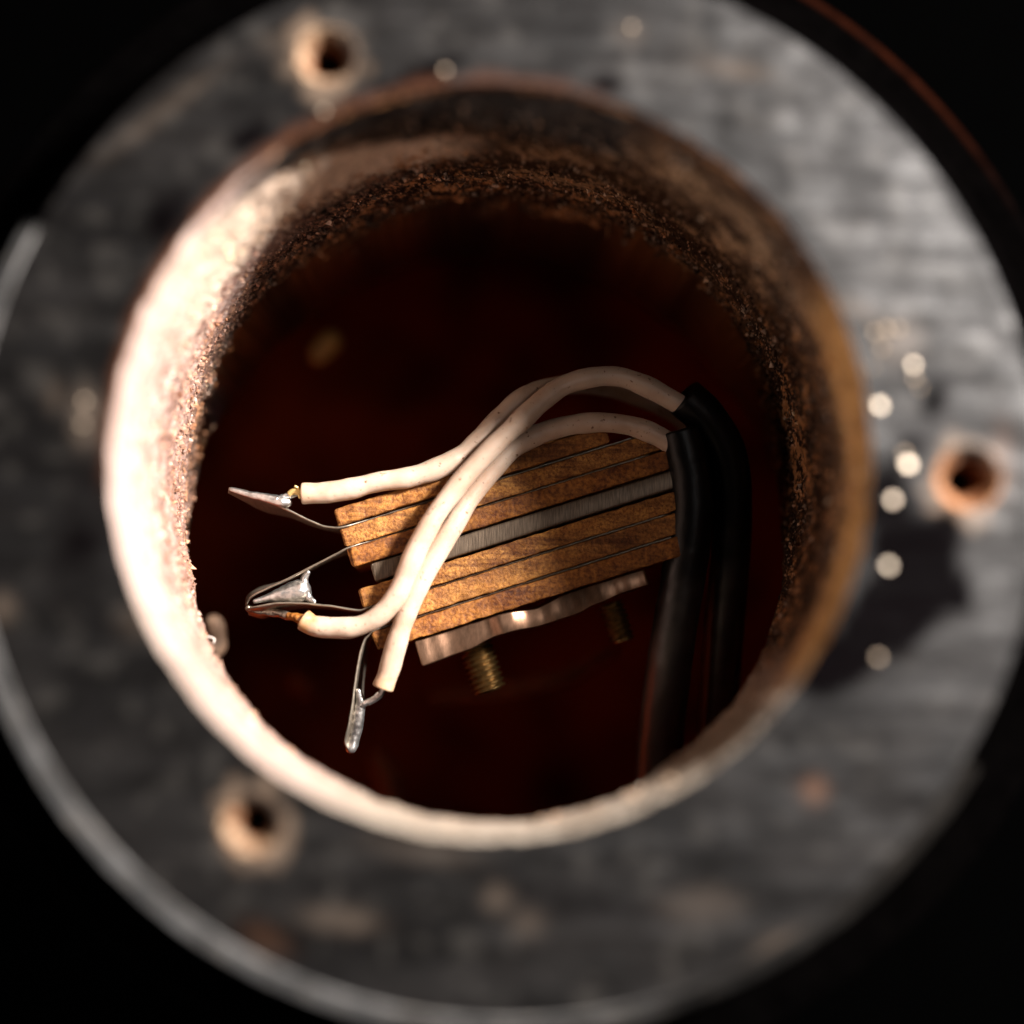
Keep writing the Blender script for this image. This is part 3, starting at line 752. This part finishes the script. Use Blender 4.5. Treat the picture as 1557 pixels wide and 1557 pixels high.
tube('copper_strand', catmull([W(474, 751, ZS+8), W(458, 749, ZS+8), W(448, 747, ZS+6), W(440, 752, ZS+4)], 6), 6.5, M['copper'], w1, 12, .2)
for dx, dy in ((-6, -11), (2, -8), (6, 8)):
    tube('copper_strand', catmull([W(460, 750, ZS+10), W(454, 747+dy*.4, ZS+12), W(452+dx*.7, 750+dy, ZS+14)], 5), 2.2, M['copper'], w1, 8)
tube('copper_strand', catmull([W(583, 1044, ZS+10), W(579, 1056, ZS+6), W(571, 1063, ZS+2), W(560, 1070, ZS-2)], 6), 5, M['solder'], w3, 12, .2)
tube('copper_strand', catmull([W(470, 947, ZS+4), W(458, 942, ZS-2), W(444, 937, ZS-12)], 6), 6, M['char'], w2, 12, .2)

def cable(pts, r, label):
    P = [W(x, y, ZS+dz) for x, y, dz in pts]; path = catmull(P, 16)
    o = tube('black_cable', path, r, M['cable'], None, 48, .03)
    me = o.data; co = np.zeros(len(me.vertices)*3); me.vertices.foreach_get('co', co); co = co.reshape(-1, 3)/K
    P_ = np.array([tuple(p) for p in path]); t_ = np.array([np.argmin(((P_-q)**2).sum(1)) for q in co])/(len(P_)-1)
    lit_tone = sstep(t_+(fbm(co, 40, 3, 5)-.5)*.25, .38, .7)      # shade painted in: near-black upper end, paler and glossier lit part lower down
    c4 = np.ones((len(co), 4)); c4[:, :3] = mix((.0015, .0012, .0012), (.030, .026, .022), lit_tone); c4[:, 3] = .22+.75*lit_tone
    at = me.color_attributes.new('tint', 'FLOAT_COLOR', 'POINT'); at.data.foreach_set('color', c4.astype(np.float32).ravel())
    tag(o, label, 'cable', 'black cables beside the contact stack'); return o
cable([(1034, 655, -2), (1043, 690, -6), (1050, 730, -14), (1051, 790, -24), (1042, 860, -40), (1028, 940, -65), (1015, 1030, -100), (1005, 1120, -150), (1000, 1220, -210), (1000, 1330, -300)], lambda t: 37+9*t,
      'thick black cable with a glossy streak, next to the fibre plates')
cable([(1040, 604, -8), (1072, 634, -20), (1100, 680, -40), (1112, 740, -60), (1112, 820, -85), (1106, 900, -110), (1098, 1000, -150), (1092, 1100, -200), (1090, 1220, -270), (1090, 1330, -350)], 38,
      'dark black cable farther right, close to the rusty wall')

# ---- lint caught on the bore's edge
def lint(pts, r, lz=0):
    P = [W(x, y, ZS+dz+lz) for x, y, dz in pts]
    o = tube('lint_fibre', catmull(P, 5), lambda t: r*(1.2-.7*t), M['lint'], None, 6)
    return o
f1 = lint([(303, 966, -20), (312, 968, -4), (320, 969, 0), (326, 972, 2), (325, 978, 4)], 2.0, 60)
tag(f1, 'thin short hair of lint curling from the left wall, above the larger crumb', 'lint', 'lint on the left rim')
f2 = lint([(318, 1030, -10), (328, 1034, 0), (335, 1040, 3), (343, 1038, 4), (350, 1033, 6)], 2.2, 120)
tag(f2, 'hair of lint with a pale crumb on the lower left wall', 'lint', 'lint on the left rim')
blob('pale_crumb', [(W(335, 1041, ZS+123), 4.5), (W(341, 1037, ZS+124), 5.5)], M['lint'], f2, 1.0, 1, 1.5, .3)
f3 = lint([(366, 1104, -6), (374, 1107, 0), (382, 1106, 3)], 2.4, 170)
tag(f3, 'short stub of lint lowest down on the left rim', 'lint', 'lint on the left rim')

for o in list(COL.objects):
    if o.type == 'MESH' and 'kind' in o and o['kind'] == 'structure': continue
S.cycles.use_denoising = True
S.cycles.max_bounces = 10; S.cycles.diffuse_bounces = 2
S.cycles.sample_clamp_indirect = 6
